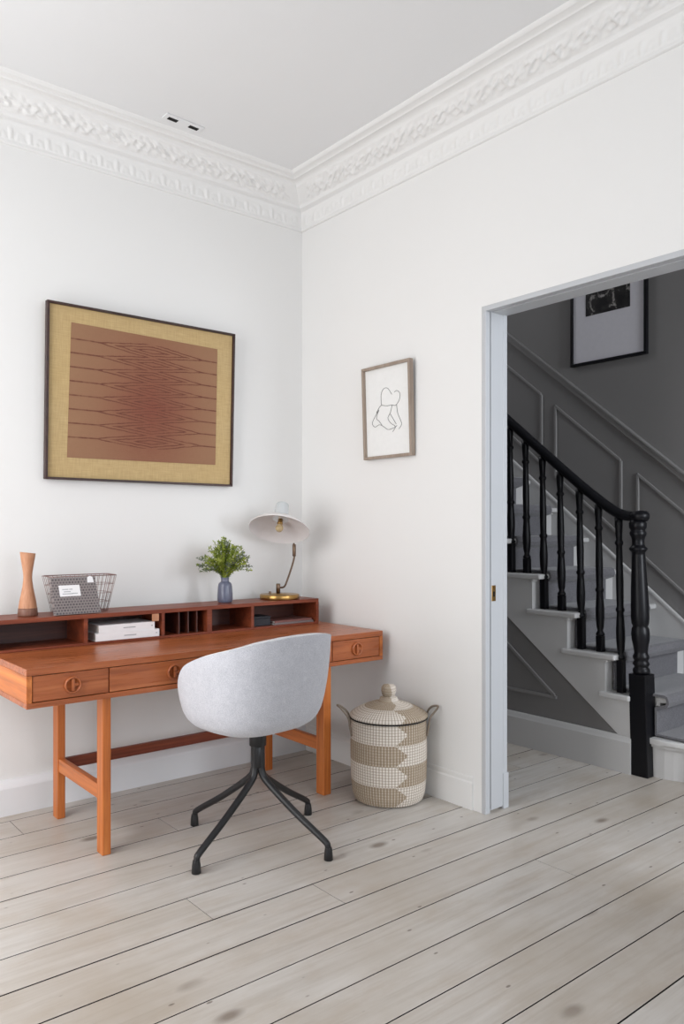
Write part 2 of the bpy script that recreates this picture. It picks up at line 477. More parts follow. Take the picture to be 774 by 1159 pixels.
mb.box((XR + .03, DY2, DZ - .012), (XR + .045, DY, DZ + .002), .001)
mb.box((XR + .045, DY2, DZ - .022), (XH - .03, DY, DZ + .002), .002)
mb.box((XH - .032, DY2 - .07, DZ - .02), (XH - .004, DY + .07, DZ + .06), .003)
mb.build('door_head', M['door_paint'], door)
mb = MB()
mb.box((XR + .040, DY - .0245, .935), (XR + .066, DY - .021, 1.005), .0015)
mb.box((XR + .047, DY - .0255, .955), (XR + .058, DY - .0235, .978), .0005, mat=1)
mb.lathe([(.003, 0), (.003, .002)], (0, 0, 0), 10, M4=Matrix.Translation((XR + .053, DY - .0245, .994)) @ Matrix.Rotation(R(90), 4, 'X'))
mb.build('latch_plate', [M['brass'], M['shadow']], door)

# ------------------------------------------------------------------ the hall
SL = 0.825
def wall_line(y, z0, y0): return z0 + SL * (y - y0)
mb = MB(); mb.box((XW, HY0, 0), (XW + .12, HY1, HZ)); struct(mb.build('wall_hall_far', M['grey_wall']))
mb = MB(); mb.box((XH - .15, HY1, 0), (XW + .12, HY1 + .1, HZ)); struct(mb.build('wall_hall_end', M['grey_wall']))
mb = MB()
mb.box((XH - .03, HY0, 0), (XH, DY2 - .075, HZ)).box((XH - .03, DY + .075, 0), (XH, HY1, HZ)).box((XH - .03, DY2 - .075, DZ + .065), (XH, DY + .075, HZ))
struct(mb.build('wall_hall_near', M['grey_wall']))
mb = MB()
mb.box((XH - .03, HY0 - .1, 0), (0.4, HY0, HZ)).box((1.5, HY0 - .1, 0), (XW + .12, HY0, HZ)).box((.4, HY0 - .1, 2.85), (1.5, HY0, HZ)).box((.4, HY0 - .1, 0), (1.5, HY0, .95))
struct(mb.build('wall_hall_front', M['grey_wall']))
mb = MB(); mb.box((XH - .1, HY0 - .1, HZ), (XW + .12, HY1 + .1, HZ + .1)); struct(mb.build('ceiling_hall', M['ceiling_paint']))
# dado rail and panel mouldings that follow the stair
mb = MB()
def slanted(mb, x, y0, y1, zc, yr, w, d, bev=.003):
    """moulding strip on the far wall, parallel to the flight; (yr,zc) a point of its middle"""
    P = lambda y, o: (y, zc + SL * (y - yr) + o)
    mb.prism([P(y0, -w / 2), P(y1, -w / 2), P(y1, w / 2), P(y0, w / 2)], 0, x - d, x + .01, bev=bev)
slanted(mb, XW, -2.35, 2.2, 2.20, -.53, .05, .022)
slanted(mb, XW, -2.35, 2.2, 2.228, -.53, .016, .034, .002)
struct(mb.build('trim_3', M['grey_trim']))
mb = MB()
def upright(mb, y, z0, z1, w=.018, d=.012): mb.box((XW - d, y - w / 2, z0), (XW + .01, y + w / 2, z1), .003)
top = lambda y: 2.195 + SL * (y + .277)
bot = lambda y: 1.070 + SL * (y + 1.061)
for k in range(-2, 4):
    yr = -.886 + .609 * k; yl = yr + .493
    for f in (top, bot): slanted(mb, XW, yr, yl, f(yr), yr, .022, .012)
    for y in (yr, yl): upright(mb, y, bot(y), top(y))
struct(mb.build('trim_4', M['grey_trim']))

# ------------------------------------------------------------------ staircase
ZT = [0.2 * (i + 1) for i in range(13)]
NOSE = [-1.86] + [-1.605 + .2335 * i for i in range(12)]      # y of each nosing
RIS = [n + .065 for n in NOSE]
stair = thing('staircase', 'painted staircase with a grey carpet runner climbing behind the doorway', 'staircase', (0, 0, 0))
stair['kind'] = 'structure'
WS = 1.875
# solid body: treads and risers above the string
for i in range(1, 13):
    mb = MB()
    y1 = RIS[i + 1] + .03 if i + 1 < 13 else NOSE[i] + .3
    if i == 1:
        mb.prism([(XS - .018, -1.452), (1.139, -1.452), (1.139, NOSE[1]), (WS, NOSE[1]), (WS, y1), (XS - .018, y1)], 2, ZT[1] - .03, ZT[1], bev=.008)
        mb.box((1.139, RIS[1] - .02, ZT[1] - .05), (WS, RIS[1] + .01, ZT[1] - .028), .006)
    else:
        mb.box((XS - .018, NOSE[i], ZT[i] - .03), (WS, y1, ZT[i]), .009, 3)
        mb.box((XS - .012, RIS[i] - .018, ZT[i] - .045), (WS, RIS[i] + .01, ZT[i] - .028), .006)
    mb.build('tread', M['stair_white'], stair)
    mb = MB(); mb.box((XS + .0015 if i > 1 else 1.139, RIS[i], ZT[i] - .2), (WS, RIS[i] + .02, ZT[i] - .028)); mb.build('riser', M['stair_white'], stair)
# rounded bottom step
def bull(off):
    pts = [(WS, -1.45), (WS, NOSE[0] + off), (1.38, NOSE[0] + off)]
    for k in range(1, 11):
        a = R(90 * k / 10.)
        pts.append((1.38 - (0.31 - off) * math.sin(a), NOSE[0] + off + .27 - .27 * math.cos(a)))
    pts.append((1.07 + off, -1.45)); return pts
mb = MB(); mb.prism(bull(.0), 2, .17, .2, bev=.009); mb.prism(bull(.014), 2, .155, .172, bev=.005); mb.prism(bull(.028), 2, 0, .16)
mb.build('bottom_step', M['stair_white'], stair)
# cut string on the open side
pts = [(-1.47, .19), (-1.382, .19)]
pts = []
for i in range(1, 13):
    yy = RIS[i] - .0006 if i > 1 else -1.454
    pts += [(yy, ZT[i] - .2), (yy, ZT[i] - .03)]
pts[0] = (-1.454, .12)
yend = RIS[12] + .35
pts += [(yend, ZT[12] - .03), (yend, .19 + .765 * (yend + 1.382)), (-1.382, .19), (-1.40, .12)]
mb = MB(); mb.prism(pts, 0, XS, XS + .03); mb.build('string', M['stair_white'], stair)
mb = MB()
mb.prism([(-1.40, 0), (HY1, 0), (HY1, .19 + .765 * (HY1 + 1.382)), (-1.382, .19)], 0, XS + .012, XS + .05); 
mb.build('spandrel_panel', M['grey_wall'], stair)
mb = MB()
a0, a1 = (-.989, .322), (.9, .322 + .775 * 1.889)
mb.prism([(a0[0], a0[1] - .011), (a1[0], a1[1] - .011), (a1[0], a1[1] + .011), (a0[0], a0[1] + .011)], 0, XS + .002, XS + .014, bev=.002)
mb.box((XS + .002, -1.0, .308), (XS + .014, .9, .326), .002)
mb.box((XS + .002, .89, .31), (XS + .014, .91, 1.76), .002)
mb.build('panel_moulding', M['grey_trim'], stair)
mb = MB(); mb.prism([(XS + .012 - p[0], p[1]) for p in base_prof(.024, .19)], 1, -1.457, HY1); mb.build('skirting', M['stair_white'], stair)
# wall string
f = lambda y: 1.209 + SL * (y + .695)
mb = MB(); mb.prism([(-1.95, 0), (-1.40, 0), (1.4, f(1.4) - .35), (1.4, f(1.4)), (-1.95, f(-1.95))], 0, XW - .025, XW + .005)
slanted(mb, XW - .018, -1.95, 1.4, f(-.695), -.695, .022, .014)
mb.build('wall_string', M['stair_white'], stair)
# carpet runner: follows every tread and riser
cx0, cx1 = 1.112, 1.77
path = [(NOSE[0] + .028 - .008, .02), (NOSE[0] + .02, .155), (NOSE[0] - .010, .165), (NOSE[0] - .012, .2), (NOSE[0], .211)]
for i in range(1, 13):
    path += [(RIS[i] - .012, ZT[i - 1] + .012), (RIS[i] - .012, ZT[i] - .055), (NOSE[i] - .004, ZT[i] - .036), (NOSE[i] - .012, ZT[i] - .018), (NOSE[i] - .004, ZT[i] + .006), (NOSE[i] + .012, ZT[i] + .011)]
bm = bmesh.new(); A = []; B = []; NX = 8
rows = []
for (y, z) in path: rows.append([bm.verts.new((cx0 + (cx1 - cx0) * k / NX, y, z)) for k in range(NX + 1)])
for a, b in zip(rows, rows[1:]):
    for k in range(NX): bm.faces.new((a[k], a[k + 1], b[k + 1], b[k]))
bmesh.ops.recalc_face_normals(bm, faces=bm.faces)
me = bpy.data.meshes.new('carpet_runner'); bm.to_mesh(me); bm.free()
o = link('carpet_runner', me, M['carpet'], stair); sm = o.modifiers.new('thick', 'SOLIDIFY'); sm.thickness = .014; sm.offset = 0
# newel
NX_, NY_ = 1.088, -1.502
mb = MB()
mb.box((NX_ - .046, NY_ - .046, 0), (NX_ + .046, NY_ + .046, .515), .003)
prof = [(.030, .512), (.040, .518), (.043, .530), (.040, .542), (.034, .548), (.036, .556), (.043, .566), (.036, .578), (.034, .584), (.040, .594), (.041, .606), (.034, .618),
        (.034, .63), (.038, .66), (.044, .69), (.0455, .72), (.043, .745), (.036, .758), (.040, .765), (.043, .775), (.045, .80), (.0445, .86), (.041, .96), (.036, 1.06), (.0335, 1.12),
        (.033, 1.135), (.038, 1.142), (.045, 1.150), (.045, 1.158), (.036, 1.166), (.031, 1.176), (.031, 1.20), (.035, 1.215), (.040, 1.224), (.042, 1.236), (.036, 1.246), (.036, 1.252), (.043, 1.262), (.044, 1.285), (.038, 1.295), (.03, 1.31)]
mb.lathe(prof, (NX_, NY_, 0), 28)
for v_ in mb.bm.verts: v_.co.y += .027 * v_.co.z
mb.build('newel_post', M['black_gloss'], stair)
# handrail
pts = [(1.2, 3.42), (.2, 2.593), (-.603, 1.930), (-.883, 1.698), (-1.11, 1.512), (-1.215, 1.432), (-1.30, 1.372), (-1.36, 1.338), (-1.42, 1.322), (-1.48, 1.320), (-1.515, 1.321)]
mb = MB(); mb.tube([(NX_, y, z) for y, z in catmull(pts, 5)], .0325, 14, sy=.82)
mb.lathe([(.002, -.024), (.038, -.024), (.046, -.012), (.048, 0), (.046, .012), (.036, .022), (.02, .027), (.002, .028)], (NX_, NY_ + .022, 1.322), 28)
mb.build('handrail', M['black_gloss'], stair)
# balusters
def rail_z(y):
    P = sorted(pts)
    for (a, za), (b, zb) in zip(P, P[1:]):
        if a <= y <= b: return za + (zb - za) * (y - a) / (b - a)
first = None
bal = [(-1.376, .4, 1), (-1.253, .6, 0), (-1.137, .6, 1), (-1.010, .8, 0), (-.893, .8, 1), (-.772, 1.0, 0), (-.660, 1.0, 1), (-.539, 1.2, 0), (-.426, 1.2, 1)]
for y, z0, long_ in bal:
    mb = MB(); blk = .175 if long_ else .085
    zt = rail_z(y) - .015; h = zt - z0; hb = z0 + blk
    mb.box((NX_ - .018, y - .018, z0), (NX_ + .018, y + .018, hb), .003)
    L = zt - hb
    pr = [(.012, 0), (.020, .008), (.021, .02), (.013, .035), (.012, .045), (.016, .07), (.019, .14), (.0195, .20), (.016, .29), (.0145, .33), (.019, .345), (.019, .355), (.0145, .37), (.0155, .46), (.016, .55), (.014, .70), (.013, .80), (.018, .815), (.018, .825), (.013, .84), (.015, .90), (.017, .95), (.017, 1.0)]
    mb.lathe([(min(r_ * 1.22, .0235), hb - .002 + q * L) for r_, q in pr], (NX_, y, 0), 16)
    for v_ in mb.bm.verts: v_.co.y += .018 * (v_.co.z - z0)
    mb.build('baluster', M['black_gloss'], stair)

# ------------------------------------------------------------------ hall picture
t = NT('dark_photograph'); v = t.coord((1, 1, 1)); n = t.noise(v, 13, 6, .6, .6)
t.set(t.ramp(n, [(.42, srgb(14, 14, 16)), (.55, srgb(44, 42, 42)), (.64, srgb(170, 166, 162))]), .3); M['photo'] = t.m
M['mat_board'] = plain('white_mat_board', srgb(224, 222, 228), .5)
hp = thing('framed_photograph', 'large black-framed photograph with wide white mount on grey stair wall', 'picture', (XW - .002, -.80, 2.34))
W_, H_ = .545, .80
mb = MB(); 
for a, b in (((-W_ / 2, 0), (W_ / 2, .018)), ((-W_ / 2, H_ - .018), (W_ / 2, H_)), ((-W_ / 2, .018), (-W_ / 2 + .018, H_ - .018)), ((W_ / 2 - .018, .018), (W_ / 2, H_ - .018))):
    mb.box((-.028, a[0], a[1]), (0, b[0], b[1]), .002)
mb.build('frame', M['black_gloss'], hp)
mb = MB(); mb.box((-.016, -W_ / 2 + .01, .01), (-.004, W_ / 2 - .01, H_ - .01)); mb.build('mount', M['mat_board'], hp)
mb = MB(); mb.box((-.018, -.158, .318), (-.014, .160, .62)); mb.build('print', M['photo'], hp)

# ------------------------------------------------------------------ writing desk
desk = thing('writing_desk', 'long teak writing desk with drawers and a low open shelf against white wall', 'desk', (-.88, -.43, 0))
ox, oy = .88, .43
def D(mb, name, mat, parent=desk): return mb.build(name, mat, parent, shift=(ox, oy, 0))
X0, X1, YD0, YD1 = -1.737, -.023, -.745, -.085
mb = MB()
mb.box((X0, YD0, .727), (X1, YD1, .752), .002)
D(mb, 'desktop', M['teak_x'])
mb = MB(); mb.box((X0, YD0, .609), (X1, YD1, .629), .002)
D(mb, 'underside_board', M['teak_x'])
for a, b in ((X0, X0 + .020), (X1 - .020, X1)):
    mb = MB(); mb.box((a, YD0 + .0005, .6292), (b, YD1, .7268), .001); D(mb, 'end_panel', M['teak_y'])
mb = MB()
for x in (-1.43, -.885, -.34): mb.box((x - .006, YD0 + .012, .629), (x + .006, YD1 - .02, .727))
mb.box((X0 + .02, YD1 - .02, .629), (X1 - .02, YD1 - .004, .727))
mb.box((X0 + .02, YD0 + .03, .6295), (X1 - .02, YD0 + .05, .7265))
D(mb, 'drawer_rails', M['hutch'])
for a, b in ((X0 + .0225, -1.4325), (-1.4275, -.8875), (-.8825, -.3425), (-.3375, X1 - .0225)):
    mb = MB(); mb.box((a, YD0 + .003, .6315), (b, YD0 + .022, .7245), .0015)
    cx_ = (a + b) / 2
    if a < -1.5: cx_ = -1.571
    d = D(mb, 'drawer', M['teak_x'])
    mb = MB(); RM = Matrix.Rotation(R(90), 4, 'X')
    mb.lathe([(.024, 0), (.031, .001), (.032, .006), (.031, .012), (.027, .0135), (.0245, .011), (.0235, .003), (.001, .002)], (cx_, YD0 + .004, .678), 28, M4=RM, cap=False)
    mb.box((cx_ - .006, YD0 - .0085, .655), (cx_ + .006, YD0 + .003, .701), .003)
    mb.box((cx_ + .002, YD0 - .0075, .672), (cx_ + .022, YD0 + .003, .684), .003)
    D(mb, 'knob', M['teak_x'], d)
for x in (-1.4445, -.371 ):
    wv = .034
    for y in (-.715, -.225):
        mb = MB(); mb.box((x if x < -1 else x - .0, y, 0), (x + wv if x < -1 else x + .045, y + .058, .6092), .003); D(mb, 'leg', M['teak_z'])
    mb = MB(); mb.box((x + .004, -.657, .205), (x + wv - .004, -.225, .262), .003); D(mb, 'side_stretcher', M['teak_y'])
mb = MB(); mb.box((-1.4105, -.212, .208), (-.371, -.190, .255), .003); D(mb, 'back_stretcher', M['hutch'])
# shelf unit on top
HX0, HX1, HY_0, HY_1, HZ0, HZ1 = -1.725, -.088, -.31, -.09, .7525, .886
mb = MB()
mb.box((HX0, HY_0, HZ1 - .018), (HX1, HY_1, HZ1), .0015)
mb.box((HX0, HY_0 + .001, HZ0), (HX1, HY_1, HZ0 + .011), .001)
mb.box((HX0, HY_0 + .0005, HZ0 + .011), (HX0 + .016, HY_1, HZ1 - .018))
mb.box((HX1 - .016, HY_0 + .0005, HZ0 + .011), (HX1, HY_1, HZ1 - .018))
hut = D(mb, 'shelf_unit', M['hutch'])
mb = MB(); mb.box((HX0 + .016, HY_1 - .012, HZ0 + .011), (HX1 - .016, HY_1 - .001, HZ1 - .018)); D(mb, 'back_panel', M['hutch_dark'], hut)
for x, wd in ((-1.352, .016), (-.990, .014), (-.900, .006), (-.852, .006), (-.806, .006), (-.748, .026), (-.504, .016)):
    mb = MB(); mb.box((x - wd / 2, HY_0 + (.001 if wd > .01 else .02), HZ0 + .011), (x + wd / 2, HY_1 - .012, HZ1 - .018)); D(mb, 'divider', M['hutch'] if wd > .01 else M['hutch_dark'], hut)
mb = MB(); mb.box((-1.045, HY_0 - .002, HZ1 - .052), (-1.012, HY_0 + .006, HZ1 - .0185), .002); o = D(mb, 'catch', M['turned_wood'], hut); o['label'] = 'pale wooden catch'

# ------------------------------------------------------------------ things in the shelf
def book(name, x0, x1, y0, y1, z0, th, cov, rz=0):
    cx_, cy_ = (x0 + x1) / 2, (y0 + y1) / 2
    root = bpy.data.objects.new(name, None); C.objects.link(root); root.location = (cx_, cy_, z0); root.rotation_euler = (0, 0, rz)
    hx, hy = (x1 - x0) / 2, (y1 - y0) / 2
    mb = MB(); mb.box((-hx, -hy, 0), (hx, hy, .0025), .0008).box((-hx, -hy, th - .0025), (hx, hy, th), .0008).box((-hx, -hy, .002), (hx, -hy + .003, th - .002), .0008)
    mb.build('cover', cov, root)
    mb = MB(); mb.box((-hx + .003, -hy + .003, .0025), (hx - .003, hy - .003, th - .0025)); mb.build('pages', M['paper'], root)
    return root
M['paper'] = plain('paper', srgb(232, 230, 224), .8)
M['white_cover'] = plain('white_cloth_cover', srgb(246, 246, 247), .5)
M['ink'] = plain('grey_ink', srgb(168, 170, 174), .6)
M['navy'] = plain('dark_navy_card', srgb(28, 30, 38), .6)
M['mag_red'] = plain('dusty_red_cover', srgb(128, 84, 78), .5)
M['mag_grey'] = plain('dull_grey_cover', srgb(120, 110, 110), .5)
GB = 'white books lying in the desk shelf'
b1 = tag(book('book', -1.306, -1.006, -.302, -.115, .7637, .034, M['white_cover']), 'white hardback lying at the bottom of the pair in the desk shelf', 'book', GB)
b2 = tag(book('book', -1.292, -1.028, -.300, -.125, .7979, .034, M['white_cover'], R(.6)), 'white hardback lying on top of the other white book in the desk shelf', 'book', GB)
def spine_text(root, hx, hy, z):
    for (a, b) in ((-.02, .038), (hx - .018, hx - .010)):
        mb = MB(); mb.box((a, -hy - .0006, z - .0018), (b, -hy + .0005, z + .0018)); mb.build('spine_lettering', M['ink'], root)
spine_text(b1, .150, .0935, .017); spine_text(b2, .132, .0875, .017)
bx_ = thing('notebook_box', 'small dark navy box at the left of the right-hand desk compartment', 'box', (-.435, -.235, .7637))
mb = MB(); mb.box((-.052, -.055, 0), (.052, .055, .038), .003); mb.build('body', M['navy'], bx_)
mb = MB(); mb.box((-.054, -.057, .0382), (.054, .057, .048), .003); mb.build('lid', M['navy'], bx_)
GM = 'thin booklets at the right of the desk shelf'
tag(book('booklet', -.368, -.118, -.302, -.13, .7637, .010, M['mag_grey']), 'thin grey booklet at the bottom of the desk shelf pile', 'booklet', GM)
tag(book('booklet', -.366, -.125, -.298, -.13, .7739, .010, M['mag_red'], R(1.2)), 'thin dusty red booklet on top of the grey one in the desk shelf', 'booklet', GM)

# ------------------------------------------------------------------ things on the shelf unit
TZ = HZ1
# hourglass wooden vase
M['dark_turned'] = wood('dark_turned_wood', srgb(90, 56, 44), srgb(116, 78, 62), srgb(138, 98, 80), 2, 0.45, 1.4)
va = thing('wooden_vase', 'tall waisted turned wood vase with darker foot at the left of shelf', 'vase', (-1.562, -.20, TZ))
mb = MB()
pr = [(.0375, .034), (.034, .06), (.028, .09), (.022, .12), (.0185, .148), (.0175, .165), (.019, .185), (.0235, .215), (.0285, .245), (.0315, .268), (.028, .268), (.021, .24), (.012, .17), (.001, .165)]
M4 = Matrix.Identity(4)
mb.lathe(pr, n=36, cap=False)
for v_ in mb.bm.verts:
    if v_.co.z > .2: v_.co.z += -(v_.co.x * .12) * (v_.co.z - .2) / .07
mb.build('body', M['turned_wood'], va, smooth=True)
mb = MB(); mb.lathe([(.036, 0), (.040, .001), (.041, .006), (.0395, .022), (.0385, .034)], n=36); mb.build('foot', M['dark_turned'], va)

# wire basket
wb = thing('wire_basket', 'small tapered copper wire basket on the desk shelf behind the grey book', 'basket', (-1.325, -.165, TZ))
mb = MB()
def ring(z, k, rad):
    hx, hy, c_ = (.112 + .036 * k), (.05 + .014 * k), .014
    P = [(-hx + c_, -hy), (hx - c_, -hy), (hx, -hy + c_), (hx, hy - c_), (hx - c_, hy), (-hx + c_, hy), (-hx, hy - c_), (-hx, -hy + c_)]
    mb.tube([(x, y, z) for x, y in P], rad, 6, closed=True)
for k in (0, .25, .5, .75): ring(.004 + .158 * k, k, .0011)
ring(.162, 1, .0024); ring(.003, 0, .002)
for i in range(15):
    q = -1 + 2 * i / 14
    for sg in (-1, 1): mb.tube([(q * .104, sg * .05, .003), (q * .138, sg * .064, .162)], .0010, 5)
    if abs(q) < 1: mb.tube([(q * .104, -.05, .0022), (q * .104, .05, .0022)], .0009, 5)
for i in range(6):
    q = -1 + 2 * i / 5
    for sg in (-1, 1): mb.tube([(sg * .112, q * .042, .003), (sg * .148, q * .054, .162)], .0010, 5)
mb.build('wire_mesh', M['copper'], wb)
# patterned book leaning on the basket
t = NT('grey_patterned_cover'); v = t.coord((1, 1, 1))
br = t.node('ShaderNodeTexBrick'); br.inputs['Scale'].default_value = 1.0; br.inputs['Brick Width'].default_value = .013; br.inputs['Row Height'].default_value = .012; br.inputs['Mortar Size'].default_value = .0022
mpx = t.node('ShaderNodeMapping'); mpx.inputs['Rotation'].default_value = (R(-90), 0, 0)
t.link(v, mpx.inputs[0]); t.link(mpx.outputs[0], br.inputs['Vector'])
br.inputs['Color1'].default_value = srgb(84, 78, 80); br.inputs['Color2'].default_value = srgb(104, 97, 98); br.inputs['Mortar'].default_value = srgb(140, 132, 130)
t.set(br.outputs['Color'], .6); M['pattern'] = t.m
gb = thing('patterned_book', 'grey patterned book with a white label leaning on the wire basket', 'book', (-1.375, -.273, TZ + .0005))
gb.rotation_euler = (R(-9), R(0), R(0))
mb = MB()
def para(mb, x0, x1, xt0, xt1, y0, y1, h, z0=0.0, mat=0):
    q = [(x0, z0), (x1, z0), (xt1, h), (xt0, h)]
    mb.prism(q, 1, y0, y1, mat)
para(mb, -.099, .099, -.113, .080, -.014, -.0115, .160); para(mb, -.099, .099, -.113, .080, .0115, .014, .160)
mb.prism([(-.099, 0), (-.0965, 0), (-.1105, .16), (-.113, .16)], 1, -.0115, .0115)
mb.build('cover', M['pattern'], gb)
mb = MB(); para(mb, -.0962, .096, -.1096, .077, -.0113, .0113, .157, .003); mb.build('pages', M['paper'], gb)
mb = MB(); mb.prism([(-.076, .078), (.014, .078), (.009, .126), (-.081, .126)], 1, -.0152, -.0138); lb = mb.build('cover_label', M['white_cover'], gb); lb['label'] = 'white title label'
mb = MB()
for a, b, z in ((-.066, -.040, .108), (-.036, -.022, .108), (-.060, -.030, .098), (-.024, .0, .090), (-.066, -.02, .089)): mb.box((a, -.0160, z - .0015), (b, -.0150, z + .0015))
mb.build('lettering', M['ink'], gb)
mb = MB(); mb.prism([(.045, .134), (.074, .134), (.069, .157), (.058, .163), (.046, .157)], 1, -.0156, -.0138); o = mb.build('sticker', M['white_cover'], gb); o['label'] = 'small white sticker'

# blue vase with greenery
t = NT('blue_grey_glaze'); v = t.coord(); t.set(t.mix(t.noise(v, 18, 3), srgb(84, 88, 108), srgb(108, 112, 130)), .28, spec=.6); M['glaze'] = t.m
bv = thing('blue_vase', 'small blue-grey glazed vase under the greenery on the desk shelf', 'vase', (-.598, -.20, TZ))
mb = MB()
prb = [(.030, 0), (.0335, .002), (.0375, .010), (.0385, .02), (.038, .045), (.0355, .078), (.0335, .092), (.029, .100), (.021, .105), (.0195, .110), (.0205, .122), (.021, .126), (.0175, .126), (.016, .112), (.016, .02), (.001, .018)]
mb.lathe(prb, n=12, cap=False)
mb.build('body', M['glaze'], bv)
t = NT('fresh_leaf'); v = t.coord(); t.set(t.ramp(t.noise(v, 34, 3), [(.35, srgb(84, 104, 30)), (.5, srgb(128, 144, 42)), (.68, srgb(170, 178, 84))]), .55); M['leaf'] = t.m
t = NT('dusky_leaf'); v = t.coord(); t.set(t.mix(t.noise(v, 30, 3), srgb(86, 98, 78), srgb(118, 128, 112)), .6); M['leaf2'] = t.m
sp = thing('greenery', 'spreading bunch of fine green sprigs standing in the blue vase', 'plant', (-.598, -.20, TZ))
st, lf = MB(), MB()
rng = random.Random(11)
def leaf(mb, p, d, L, wd, mat):
    d = d.normalized(); s_ = d.cross(Vector((rng.uniform(-1, 1), rng.uniform(-1, 1), rng.uniform(-1, 1)))).normalized()
    n_ = d.cross(s_).normalized() * wd * .3
    a = mb.bm.verts.new(p); b = mb.bm.verts.new(p + d * L * .45 + s_ * wd + n_); c_ = mb.bm.verts.new(p + d * L); e = mb.bm.verts.new(p + d * L * .45 - s_ * wd + n_); m_ = mb.bm.verts.new(p + d * L * .5 - n_ * .4)
    for f in ((a, b, m_), (b, c_, m_), (c_, e, m_), (e, a, m_)): mb.bm.faces.new(f).material_index = mat
for i in range(105):
    az = rng.uniform(0, 2 * math.pi); q = rng.random() ** .75
    spread = .155 * q; hgt = .262 + .065 * rng.random() - .13 * q * q
    if i < 6: spread = .125 + .03 * rng.random(); az = [0.1, 3.1, 2.9, .35, 3.4, -.2][i] + .0; hgt = [.20, .19, .225, .225, .17, .18][i]
    tip = Vector((spread * math.cos(az), spread * math.sin(az) * .8, hgt))
    if tip.y > .14: tip.y = .14
    r0 = Vector((.008 * math.cos(az), .008 * math.sin(az), .03))
    neck = Vector((.011 * math.cos(az), .011 * math.sin(az), .128))
    mid = neck.lerp(tip, .5) + Vector((0, 0, .018))
    P = catmull([r0, neck, mid, tip], 5)
    st.tube(P, [.0014 - .0009 * k / (len(P) - 1) for k in range(len(P))], 5)
    mat = 1 if (i < 6 or rng.random() < .16) else 0
    for k in range(6, len(P)):
        d = P[k] - P[k - 1]
        for rep in range(5):
            dd = d.normalized() * .55 + Vector((rng.uniform(-1, 1), rng.uniform(-1, 1), rng.uniform(-.7, 1)))
            leaf(lf, P[k].lerp(P[k - 1], rng.random()), dd, rng.uniform(.010, .019), rng.uniform(.0022, .0036), mat)
st.build('stems', M['leaf'], sp); lf.build('leaves', [M['leaf'], M['leaf2']], sp)

# ------------------------------------------------------------------ desk lamp
t = NT('warm_white_enamel'); v = t.coord(); t.set(t.mix(t.noise(v, 20, 2), srgb(222, 218, 216), srgb(214, 210, 208)), .35); M['enamel'] = t.m
t = NT('frosted_glass_cap'); t.set(srgb(226, 230, 232), .25, spec=.6); t.b.inputs['Transmission Weight'].default_value = .35; M['cap'] = t.m
lamp = thing('desk_lamp', 'brass desk lamp with a wide tilted white dish shade near the corner', 'lamp', (-.262, -.195, TZ))
mb = MB(); mb.lathe([(.10, 0), (.104, .001), (.105, .004), (.105, .021), (.103, .0245), (.09, .026), (.012, .027), (.012, .028)], n=48); mb.build('base', M['brass'], lamp)
mb = MB(); mb.lathe([(.011, .0278), (.011, .078), (.009, .08)], (-.002, .01, 0), 20)
mb.tube(catmull([(-.002, .01, .062), (.016, .012, .058), (.042, .016, .062), (.062, .02, .090), (.098, .026, .165), (.117, .03, .215), (.117, .03, .24)], 6), .0052, 12)
mb.lathe([(.0085, .222), (.0095, .224), (.0095, .285), (.008, .287)], (.117, .03, 0), 16)
mb.build('arm', M['bronze'], lamp)
mb = MB(); mb.lathe([(.006, 0), (.0065, .003), (.0065, .012), (.005, .014)], (-.048, .02, .0265), 14); mb.build('switch', M['bronze'], lamp)
cdir = Vector((-.59, -.80, 0)).normalized()            # horizontal, towards the viewer side of the desk
tilt = R(27)
side = Vector((.795, -.605, 0)).normalized()
up = (Vector((0, 0, 1)) * math.cos(tilt) - cdir * math.sin(tilt)).normalized()
rl = Matrix.Rotation(R(7), 3, cdir)                    # slight roll to the right
up = (Matrix.Rotation(R(-7), 3, cdir) @ up).normalized()
q = up.to_track_quat('Z', 'Y').to_matrix().to_4x4()
sc_ = Vector((-.040, -.054, .366))
M4 = Matrix.Translation(sc_) @ q
mb = MB()
shade_prof = [(.158, -.001), (.160, .0), (.1585, .004), (.150, .014), (.130, .030), (.10, .046), (.07, .057), (.045, .063), (.038, .065), (.036, .0635),
              (.045, .0605), (.07, .0545), (.10, .043), (.130, .0268), (.148, .011), (.1565, .001), (.158, -.001)]
mb.lathe(shade_prof, n=56, M4=M4, cap=False); mb.build('shade', M['enamel'], lamp, smooth=True)
mb = MB(); mb.lathe([(.050, .062), (.050, .066), (.042, .070), (.037, .095), (.034, .148), (.031, .152), (.001, .153)], n=32, M4=M4, cap=False); mb.lathe([(.001, .060), (.050, .062)], n=32, M4=M4, cap=False)
mb.build('shade_cap', M['cap'], lamp, smooth=True)
mb = MB(); mb.lathe([(.013, .062), (.014, .04), (.016, .036), (.010, .030)], n=20, M4=M4); so = mb.build('bulb_holder', M['brass'], lamp)
t = NT('clear_bulb_glass'); t.set(srgb(226, 205, 160), .08); t.b.inputs['Transmission Weight'].default_value = .6; M['bulb'] = t.m
mb = MB(); mb.lathe([(.001, -.012), (.012, -.009), (.019, .001), (.021, .012), (.016, .024), (.010, .032)], n=24, M4=M4, cap=False); mb.build('bulb', M['bulb'], so, smooth=True)
# stay that carries the shade from the joint at its back
mb = MB(); pA = Vector((.117, .03, .280)); pB = M4 @ Vector((.0, .0, .075))
mb.tube(catmull([pA, pA + Vector((-.002, .012, .045)), pB + Vector((.07, .035, .0)), pB], 6), .005, 10); mb.build('shade_bracket', M['bronze'], lamp)

